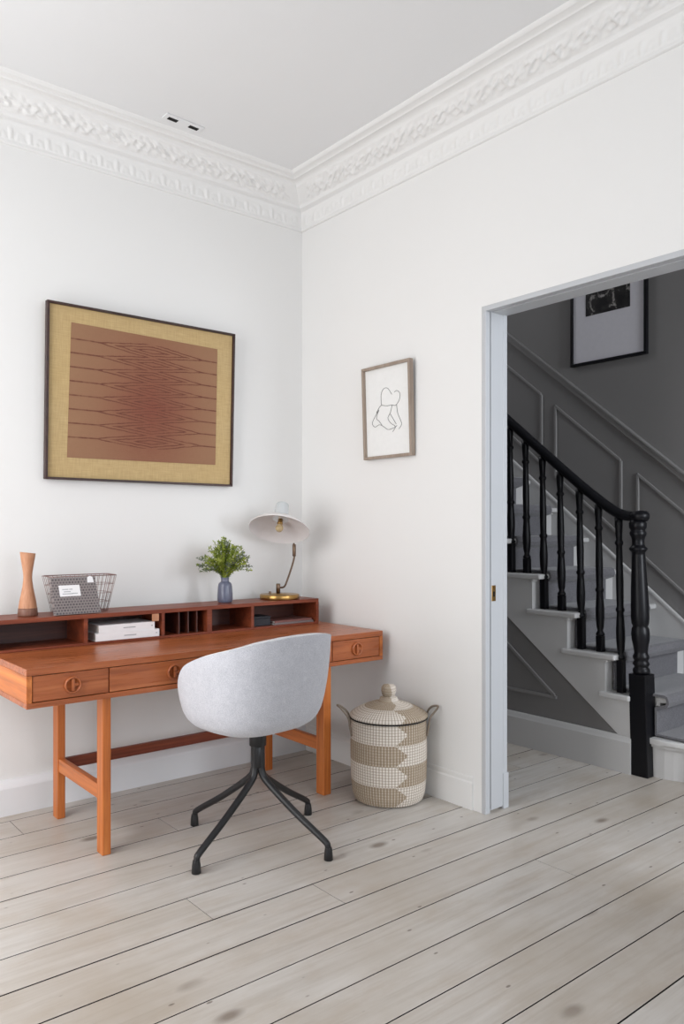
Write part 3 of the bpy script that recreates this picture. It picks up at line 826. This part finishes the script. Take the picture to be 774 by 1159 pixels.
# ------------------------------------------------------------------ swivel armchair
chair = thing('swivel_armchair', 'pale grey upholstered tub armchair on black four-arm base at the desk', 'chair', (-.905, -.970, 0))
YAW = R(8)
RIMZ = [(0, .850), (20, .848), (40, .838), (60, .812), (80, .784), (100, .748), (112, .714), (120, .665), (128, .605), (140, .545), (155, .510), (180, .498)]
z0 = .446
GZ = [(.446, 0), (.4465, .08), (.448, .22), (.452, .38), (.459, .53), (.470, .67), (.485, .77), (.505, .84), (.535, .89), (.58, .930), (.65, .968), (.74, .995), (.87, 1.01)]
def lin(tab, x):
    for (a, va), (b, vb) in zip(tab, tab[1:]):
        if x <= b: return va + (vb - va) * max(0, x - a) / (b - a)
    return tab[-1][1]
def smooth_rim(a): return sum(lin(RIMZ, min(180, abs(a + d))) * w_ for d, w_ in ((-6, .2), (-3, .2), (0, .2), (3, .2), (6, .2)))
def rim(deg):
    a = abs(deg); a = min(a, 174); z = smooth_rim(a)
    ph = R(deg)
    x = math.sin(ph); y = -math.cos(ph)
    ex = 2.7
    k = (abs(x / .292) ** ex + abs(y / (.250 if y < 0 else .295)) ** ex) ** (-1 / ex)
    return x * k, y * k, z
bm = bmesh.new(); NA, NTt = 96, 26
cen = bm.verts.new((0, .0, z0)); rows = []
LOW = [g for g in GZ[1:]]
for j in range(1, NTt + 1):
    row = []; q_ = j / NTt
    for i in range(NA):
        deg = -180 + 360 * i / NA
        x, y, z = rim(deg)
        # parameter runs over the bowl first, then up the wall
        zz = z0 + (z - z0) * (q_ ** 2.6)
        g_ = lin(GZ, zz)
        rake = -.02 * max(0, zz - .46) / .4 * max(0, math.cos(R(deg)))
        row.append(bm.verts.new((x * g_, y * g_ + rake, zz)))
    rows.append(row)
for i in range(NA): bm.faces.new((cen, rows[0][i], rows[0][(i + 1) % NA]))
for a, b in zip(rows, rows[1:]):
    for i in range(NA): bm.faces.new((a[i], b[i], b[(i + 1) % NA], a[(i + 1) % NA]))
bmesh.ops.recalc_face_normals(bm, faces=bm.faces)
bm.normal_update()
if bm.faces[0].normal.z > 0: bmesh.ops.reverse_faces(bm, faces=bm.faces)
rimline = [v_.co.copy() for v_ in rows[-1]]
me = bpy.data.meshes.new('shell'); bm.to_mesh(me); bm.free()
o = link('shell', me, M['shell'], chair, True); o.rotation_euler = (0, 0, YAW); o.location = (-.010, .006, 0)
sm = o.modifiers.new('thick', 'SOLIDIFY'); sm.thickness = .030; sm.offset = -1
bv_ = o.modifiers.new('round', 'BEVEL'); bv_.width = .0125; bv_.segments = 4; bv_.limit_method = 'ANGLE'; bv_.angle_limit = R(50)
mb = MB(); mb.tube([p + Vector((-p.x, -p.y, 0)) .normalized() * .012 + Vector((0, 0, -.001)) for p in rimline], .0036, 8, closed=True)
o = mb.build('piping', M['piping'], chair); o.rotation_euler = (0, 0, YAW); o.location = (-.010, .006, 0)
# seat pad inside
mb = MB()
def seatpt(a, k, z): 
    x, y, _ = rim(math.degrees(a)); return (x * k, y * k, z)
prf = [(.02, .532), (.5, .530), (.66, .525), (.73, .517), (.745, .509), (.68, .502), (.3, .482), (.02, .478)]
rg = []
for k, z in prf: rg.append([mb.bm.verts.new(seatpt(2 * math.pi * i / 48 - math.pi, k, z)) for i in range(48)])
for a, b in zip(rg, rg[1:]):
    for i in range(48): mb.bm.faces.new((a[i], a[(i + 1) % 48], b[(i + 1) % 48], b[i]))
mb.bm.faces.new(rg[0]); mb.bm.faces.new(rg[-1][::-1])
o = mb.build('seat_pad', M['shell'], chair, smooth=True); o.rotation_euler = (0, 0, YAW); o.location = (-.010, .006, 0)
# base
mb = MB(); mb.lathe([(.03, .385), (.034, .388), (.034, .445), (.03, .452)], n=24); mb.lathe([(.026, .30), (.028, .302), (.028, .386), (.026, .388)], n=24)
mb.lathe([(.07, .452), (.07, .458)], n=24)
mb.build('column', M['black_metal'], chair)
feet = [(-.113, .314), (-.334, -.104), (.110, -.318), (.333, .109)]
for (x, y) in feet:
    d = Vector((x, y, 0)); u_ = d.normalized(); L = d.length
    P = catmull([u_ * .014 + Vector((0, 0, .400)), u_ * .016 + Vector((0, 0, .33)), u_ * .020 + Vector((0, 0, .285)), u_ * .05 + Vector((0, 0, .245)), u_ * (L * .55) + Vector((0, 0, .150)), u_ * (L - .022) + Vector((0, 0, .072)), u_ * (L - .003) + Vector((0, 0, .052)), d + Vector((0, 0, .018))], 5)
    mb = MB(); n_ = len(P); mb.tube(P, [.0165 - .0055 * (k / (n_ - 1)) for k in range(n_)], 12); lg = mb.build('leg', M['black_metal'], chair)
    mb = MB(); mb.lathe([(.016, 0), (.0175, .002), (.016, .03), (.0135, .045), (.0135, .047)], (x, y, 0), 16); mb.build('foot_cap', M['black_metal'], lg)

# ------------------------------------------------------------------ woven basket
t = NT('woven_grass')
tc = t.node('ShaderNodeTexCoord'); sx = t.node('ShaderNodeSeparateXYZ'); t.link(tc.outputs['Object'], sx.inputs[0])
ang = t.math('ARCTAN2', sx.outputs[1], sx.outputs[0])
at = t.node('ShaderNodeAttribute', attribute_name='along'); zc = at.outputs['Fac']      # 0..1 = coil position in metres*? (profile length)
band = t.math('DIVIDE', zc, .093)
row = t.math('FLOOR', band); fr = t.math('FRACT', band)
n_seg = 2.0
au = t.math('MULTIPLY', t.math('ADD', ang, 1.80), n_seg / (2 * math.pi))
# the edges between pale and tan fields step sideways with height: zigzag
zig = t.math('MULTIPLY', t.math('ABSOLUTE', t.math('SUBTRACT', fr, .5)), .22)
sgn = t.math('FLOOR', t.math('ADD', au, zig))
par = t.math('MODULO', t.math('ADD', t.math('ADD', row, sgn), 40.0), 2.0)
par = t.math('GREATER_THAN', par, .5)
stx = t.math('SINE', t.math('MULTIPLY', ang, 78.0))
coil = t.math('FRACT', t.math('DIVIDE', zc, .0125))
gap = t.math('LESS_THAN', t.math('ABSOLUTE', t.math('SUBTRACT', coil, .5)), .36)
pale = t.mix(t.math('MULTIPLY', t.math('GREATER_THAN', stx, .45), .75), srgb(220, 212, 202), srgb(160, 146, 130))
tan_ = t.mix(t.math('GREATER_THAN', stx, .82), t.mix(t.noise(tc.outputs['Object'], 60, 3), srgb(166, 150, 130), srgb(142, 124, 104)), srgb(206, 198, 184))
col = t.mix(par, pale, tan_)
col = t.mix(gap, t.mix(.55, srgb(140, 122, 98), col), col)
t.set(col, .85, spec=.2)
M['weave'] = t.m
def along(o, zfun):
    me = o.data; a = me.attributes.new('along', 'FLOAT', 'POINT')
    for i, v_ in enumerate(me.vertices): a.data[i].value = zfun(v_.co)
wbk = thing('woven_basket', 'lidded round basket woven in white and tan, on floor beside the doorway', 'basket', (-.150, -.925, 0))
def coils(prof_pts, step=.0125, amp=.0022, sub=4):
    """densify a profile and add one bulge per coil"""
    out = []; acc = 0
    for (r0, za), (r1, zb) in zip(prof_pts, prof_pts[1:]):
        L = math.hypot(r1 - r0, zb - za); n = max(1, int(L / (step / sub)))
        nx, nz = (zb - za) / L, -(r1 - r0) / L
        for i in range(n):
            k = i / n; s_ = acc + L * k; b = amp * abs(math.sin(math.pi * s_ / step))
            out.append((r0 + (r1 - r0) * k + nx * b, za + (zb - za) * k + nz * b))
        acc += L
    out.append(prof_pts[-1]); return out
body = [(.140, .002), (.158, .012), (.168, .04), (.174, .10), (.1765, .18), (.177, .26), (.175, .33), (.174, .375)]
mb = MB(); mb.lathe([(.001, .002)] + coils(body) + [(.170, .380), (.160, .378), (.160, .20), (.16, .02), (.001, .012)], n=96, cap=False)
o = mb.build('body', M['weave'], wbk, smooth=True); along(o, lambda c_: c_.z - .008)
lid = [(.180, .384), (.181, .392), (.170, .402), (.130, .424), (.085, .442), (.052, .450)]
mb = MB(); mb.lathe([(.001, .386), (.165, .384)] + coils(lid) + [(.046, .455), (.040, .470), (.030, .474), (.026, .476)], n=96, cap=False)
o = mb.build('lid', M['weave'], wbk, smooth=True); along(o, lambda c_: .30 + (.185 - math.hypot(c_.x, c_.y)) * 1.0)
mb = MB(); mb.lathe(coils([(.022, .474), (.030, .484), (.034, .500), (.033, .516), (.026, .526), (.001, .530)], .009, .0016), n=48, cap=False)
k_ = mb.build('lid_knob', M['weave'], o, smooth=True); along(k_, lambda c_: .30 + c_.z)
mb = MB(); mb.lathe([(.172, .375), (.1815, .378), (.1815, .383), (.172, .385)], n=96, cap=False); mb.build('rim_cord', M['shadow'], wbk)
t = NT('grass_cord'); v = t.coord(); t.set(t.mix(t.noise(v, 120, 2), srgb(150, 138, 124), srgb(112, 100, 88)), .85); M['cord'] = t.m
for sg in (-1, 1):
    u_ = Vector((.774, -.633, 0)) * sg; v_ = Vector((.633, .774, 0))
    mb = MB()
    rr = .178; o_ = -.02
    P = [u_ * (rr - .004) - v_ * .045 + Vector((0, 0, .30)), u_ * (rr + .004) - v_ * .045 + Vector((0, 0, .345)), u_ * (rr + .012) - v_ * .045 + Vector((0, 0, .385)), u_ * (rr + .045) - v_ * .035 + Vector((0, 0, .425)),
         u_ * (rr + .062) + Vector((0, 0, .432)), u_ * (rr + .045) + v_ * .035 + Vector((0, 0, .42)), u_ * (rr + .012) + v_ * .045 + Vector((0, 0, .385)), u_ * (rr - .004) + v_ * .045 + Vector((0, 0, .33))]
    if sg > 0: P = [Vector((p.x - max(0, p.x - .166), p.y, p.z)) for p in P]
    P = catmull(P, 6)
    mb.tube(P, .0048, 8); mb.build('handle', M['cord'], wbk)

# ------------------------------------------------------------------ framed textile
t = NT('woven_textile')
uvn = t.node('ShaderNodeTexCoord'); sx = t.node('ShaderNodeSeparateXYZ'); t.link(uvn.outputs['UV'], sx.inputs[0])
U, V = sx.outputs[0], sx.outputs[1]
v = t.coord((1, 1, 1))
wv1 = t.noise(t.coord((30, 1, 260)), 1.0, 3, .6); wv2 = t.noise(t.coord((260, 1, 30)), 1.0, 3, .6)
weave = t.math('MULTIPLY', t.math('ADD', wv1, wv2), .5)
xc = t.math('ABSOLUTE', t.math('SUBTRACT', t.math('MULTIPLY', t.math('ADD', U, t.math('MULTIPLY', V, .0)), 2.0), 1.06))
red = t.ramp(xc, [(.0, (1, 1, 1, 1)), (.25, (.85, .85, .85, 1)), (.75, (.2, .2, .2, 1)), (1., (0, 0, 0, 1))])
vy = t.math('SUBTRACT', 1.0, t.math('MULTIPLY', t.math('ABSOLUTE', t.math('SUBTRACT', V, .42)), 1.1))
ground = t.mix(t.math('MULTIPLY', red, vy), srgb(148, 114, 86), srgb(112, 38, 34))
ground = t.mix(t.math('MULTIPLY', t.noise(v, 6, 4), .5), ground, srgb(124, 84, 68))
rows_ = t.math('ADD', t.math('MULTIPLY', t.math('SUBTRACT', V, .10), 9.6), 0.0)
yf = t.math('ABSOLUTE', t.math('SUBTRACT', t.math('FRACT', rows_), .5))
inside = t.math('MULTIPLY', t.math('GREATER_THAN', V, .10), t.math('LESS_THAN', V, .935))
cc = t.math('ADD', t.math('DIVIDE', yf, .62), t.math('DIVIDE', xc, .78))
wob = t.math('ADD', cc, t.math('MULTIPLY', t.math('SUBTRACT', t.noise(v, 26, 3), .5), .22))
ln = t.math('LESS_THAN', t.math('ABSOLUTE', t.math('SUBTRACT', t.math('FRACT', t.math('MULTIPLY', wob, 3.0)), .80)), .19)
ln = t.math('MULTIPLY', ln, t.math('LESS_THAN', cc, 1.02))
tail = t.math('MULTIPLY', t.math('LESS_THAN', yf, .05), t.math('GREATER_THAN', xc, .66))
lines = t.math('MULTIPLY', t.math('MAXIMUM', ln, tail), inside)
fld = t.mix(t.math('MULTIPLY', lines, t.math('MULTIPLY', t.noise(v, 30, 3), 1.75)), ground, srgb(84, 34, 32))
fld = t.mix(t.math('MULTIPLY', weave, .35), fld, srgb(176, 134, 106))
t.set(fld, .8, spec=.2); M['textile'] = t.m
t = NT('linen_ground'); wv1 = t.noise(t.coord((14, 1, 200)), 1.0, 3, .6); wv2 = t.noise(t.coord((200, 1, 14)), 1.0, 3, .6); v = t.coord()
c = t.ramp(t.math('MULTIPLY', t.math('ADD', wv1, wv2), .5), [(.35, srgb(172, 148, 108)), (.65, srgb(200, 176, 134))])
t.set(t.mix(t.math('MULTIPLY', t.noise(v, 2.5, 4), .6), c, srgb(190, 160, 104)), .8, spec=.2); M['linen'] = t.m
M['dark_frame'] = wood('dark_brown_frame', srgb(38, 20, 18), srgb(52, 28, 24), srgb(66, 38, 32), 0, .4)
def uvplane(name, x0, x1, z0, z1, y, mat, parent, th=.002):
    mb = MB(); mb.box((x0, y, z0), (x1, y + th, z1)); o = mb.build(name, mat, parent)
    uv = o.data.uv_layers.new(name='UVMap')
    for p in o.data.polygons:
        for li in p.loop_indices:
            c_ = o.data.vertices[o.data.loops[li].vertex_index].co
            uv.data[li].uv = ((c_.x - x0) / (x1 - x0), (c_.z - z0) / (z1 - z0))
    return o
PW, PH = .980, .805
tp = thing('framed_textile', 'large framed red and tan woven textile with lozenge lines above the desk', 'picture', (-.943, -.006, 1.482))
tp.rotation_euler = (R(2.0), 0, 0)
mb = MB(); fw = .011
for a, b in (((-PW / 2, 0), (PW / 2, fw)), ((-PW / 2, PH - fw), (PW / 2, PH)), ((-PW / 2, fw), (-PW / 2 + fw, PH - fw)), ((PW / 2 - fw, fw), (PW / 2, PH - fw))):
    mb.box((a[0], -.030, a[1]), (b[0], 0, b[1]), .0015)
mb.build('frame', M['dark_frame'], tp)
mb = MB(); mb.box((-PW / 2 + .008, -.016, .008), (PW / 2 - .008, -.004, PH - .008)); mb.build('linen_mount', M['linen'], tp)
uvplane('textile', -.389, .389, .110, .712, -.0185, M['textile'], tp)
# slight skew of the old cloth, as hung
me = [c_ for c_ in tp.children if c_.name.startswith('textile')][0].data
for v_ in me.vertices:
    if v_.co.x < 0: v_.co.z += .012 if v_.co.z > .4 else -.006; v_.co.x += .012 if v_.co.z > .4 else 0.0

# ------------------------------------------------------------------ framed line drawing
M['taupe'] = wood('taupe_frame', srgb(132, 116, 102), srgb(154, 138, 124), srgb(168, 152, 138), 2, .45)
M['drawing_paper'] = plain('drawing_paper', srgb(238, 238, 236), .6)
ld = thing('framed_drawing', 'small taupe-framed black line drawing on white wall left of doorway', 'picture', (XR - .004, -.748, 1.610), R(-90))
ld.rotation_euler = (R(2.0), 0, R(-90))
W2, H2 = .352, .466
mb = MB(); fw = .014
for a, b in (((-W2 / 2, 0), (W2 / 2, fw)), ((-W2 / 2, H2 - fw), (W2 / 2, H2)), ((-W2 / 2, fw), (-W2 / 2 + fw, H2 - fw)), ((W2 / 2 - fw, fw), (W2 / 2, H2 - fw))):
    mb.box((a[0], -.026, a[1]), (b[0], 0, b[1]), .0012)
mb.build('frame', M['taupe'], ld)
mb = MB(); mb.box((-W2 / 2 + .01, -.010, .01), (W2 / 2 - .01, -.004, H2 - .01)); mb.build('paper', M['drawing_paper'], ld)
def px(u, v_):   # drawing coordinates read off the sheet: 0..1 across and up
    return ((u - .5) * (W2 - .028), -.0108, .014 + v_ * (H2 - .028))
strokes = [
    [(.36, .58), (.36, .70), (.42, .76), (.50, .76), (.56, .72), (.60, .68)],
    [(.36, .58), (.48, .56), (.60, .56), (.68, .55), (.76, .60), (.78, .67), (.72, .71), (.66, .70)],
    [(.30, .53), (.22, .47), (.14, .39), (.20, .34), (.30, .36), (.40, .33), (.50, .29), (.62, .30), (.70, .32)],
    [(.30, .53), (.24, .44), (.30, .40), (.36, .35)],
    [(.36, .58), (.30, .55), (.24, .50)],
    [(.70, .55), (.72, .46), (.76, .40), (.80, .33), (.74, .28)],
    [(.60, .56), (.56, .48), (.50, .42), (.56, .36), (.66, .31), (.60, .26)],
    [(.56, .46), (.62, .40), (.68, .34)],
]
mb = MB()
for s_ in strokes: mb.tube(catmull([px(*p) for p in s_], 6), .0011, 6)
mb.build('drawn_line', M['black_metal'], ld)

# ------------------------------------------------------------------ ceiling fitting
vt = thing('ceiling_vent', 'small white ceiling fitting with two black slots beside the cornice', 'vent', (-.898, -.328, ZC), R(3))
mb = MB()
mb.box((-.100, -.026, -.007), (.100, .026, 0), .003)
mb.build('plate', M['ceiling_paint'], vt)
for x in (-.055, .055):
    mb = MB(); mb.box((x - .024, -.010, -.0095), (x + .024, .012, -.0065), .001); mb.build('slot', M['shadow'], vt)
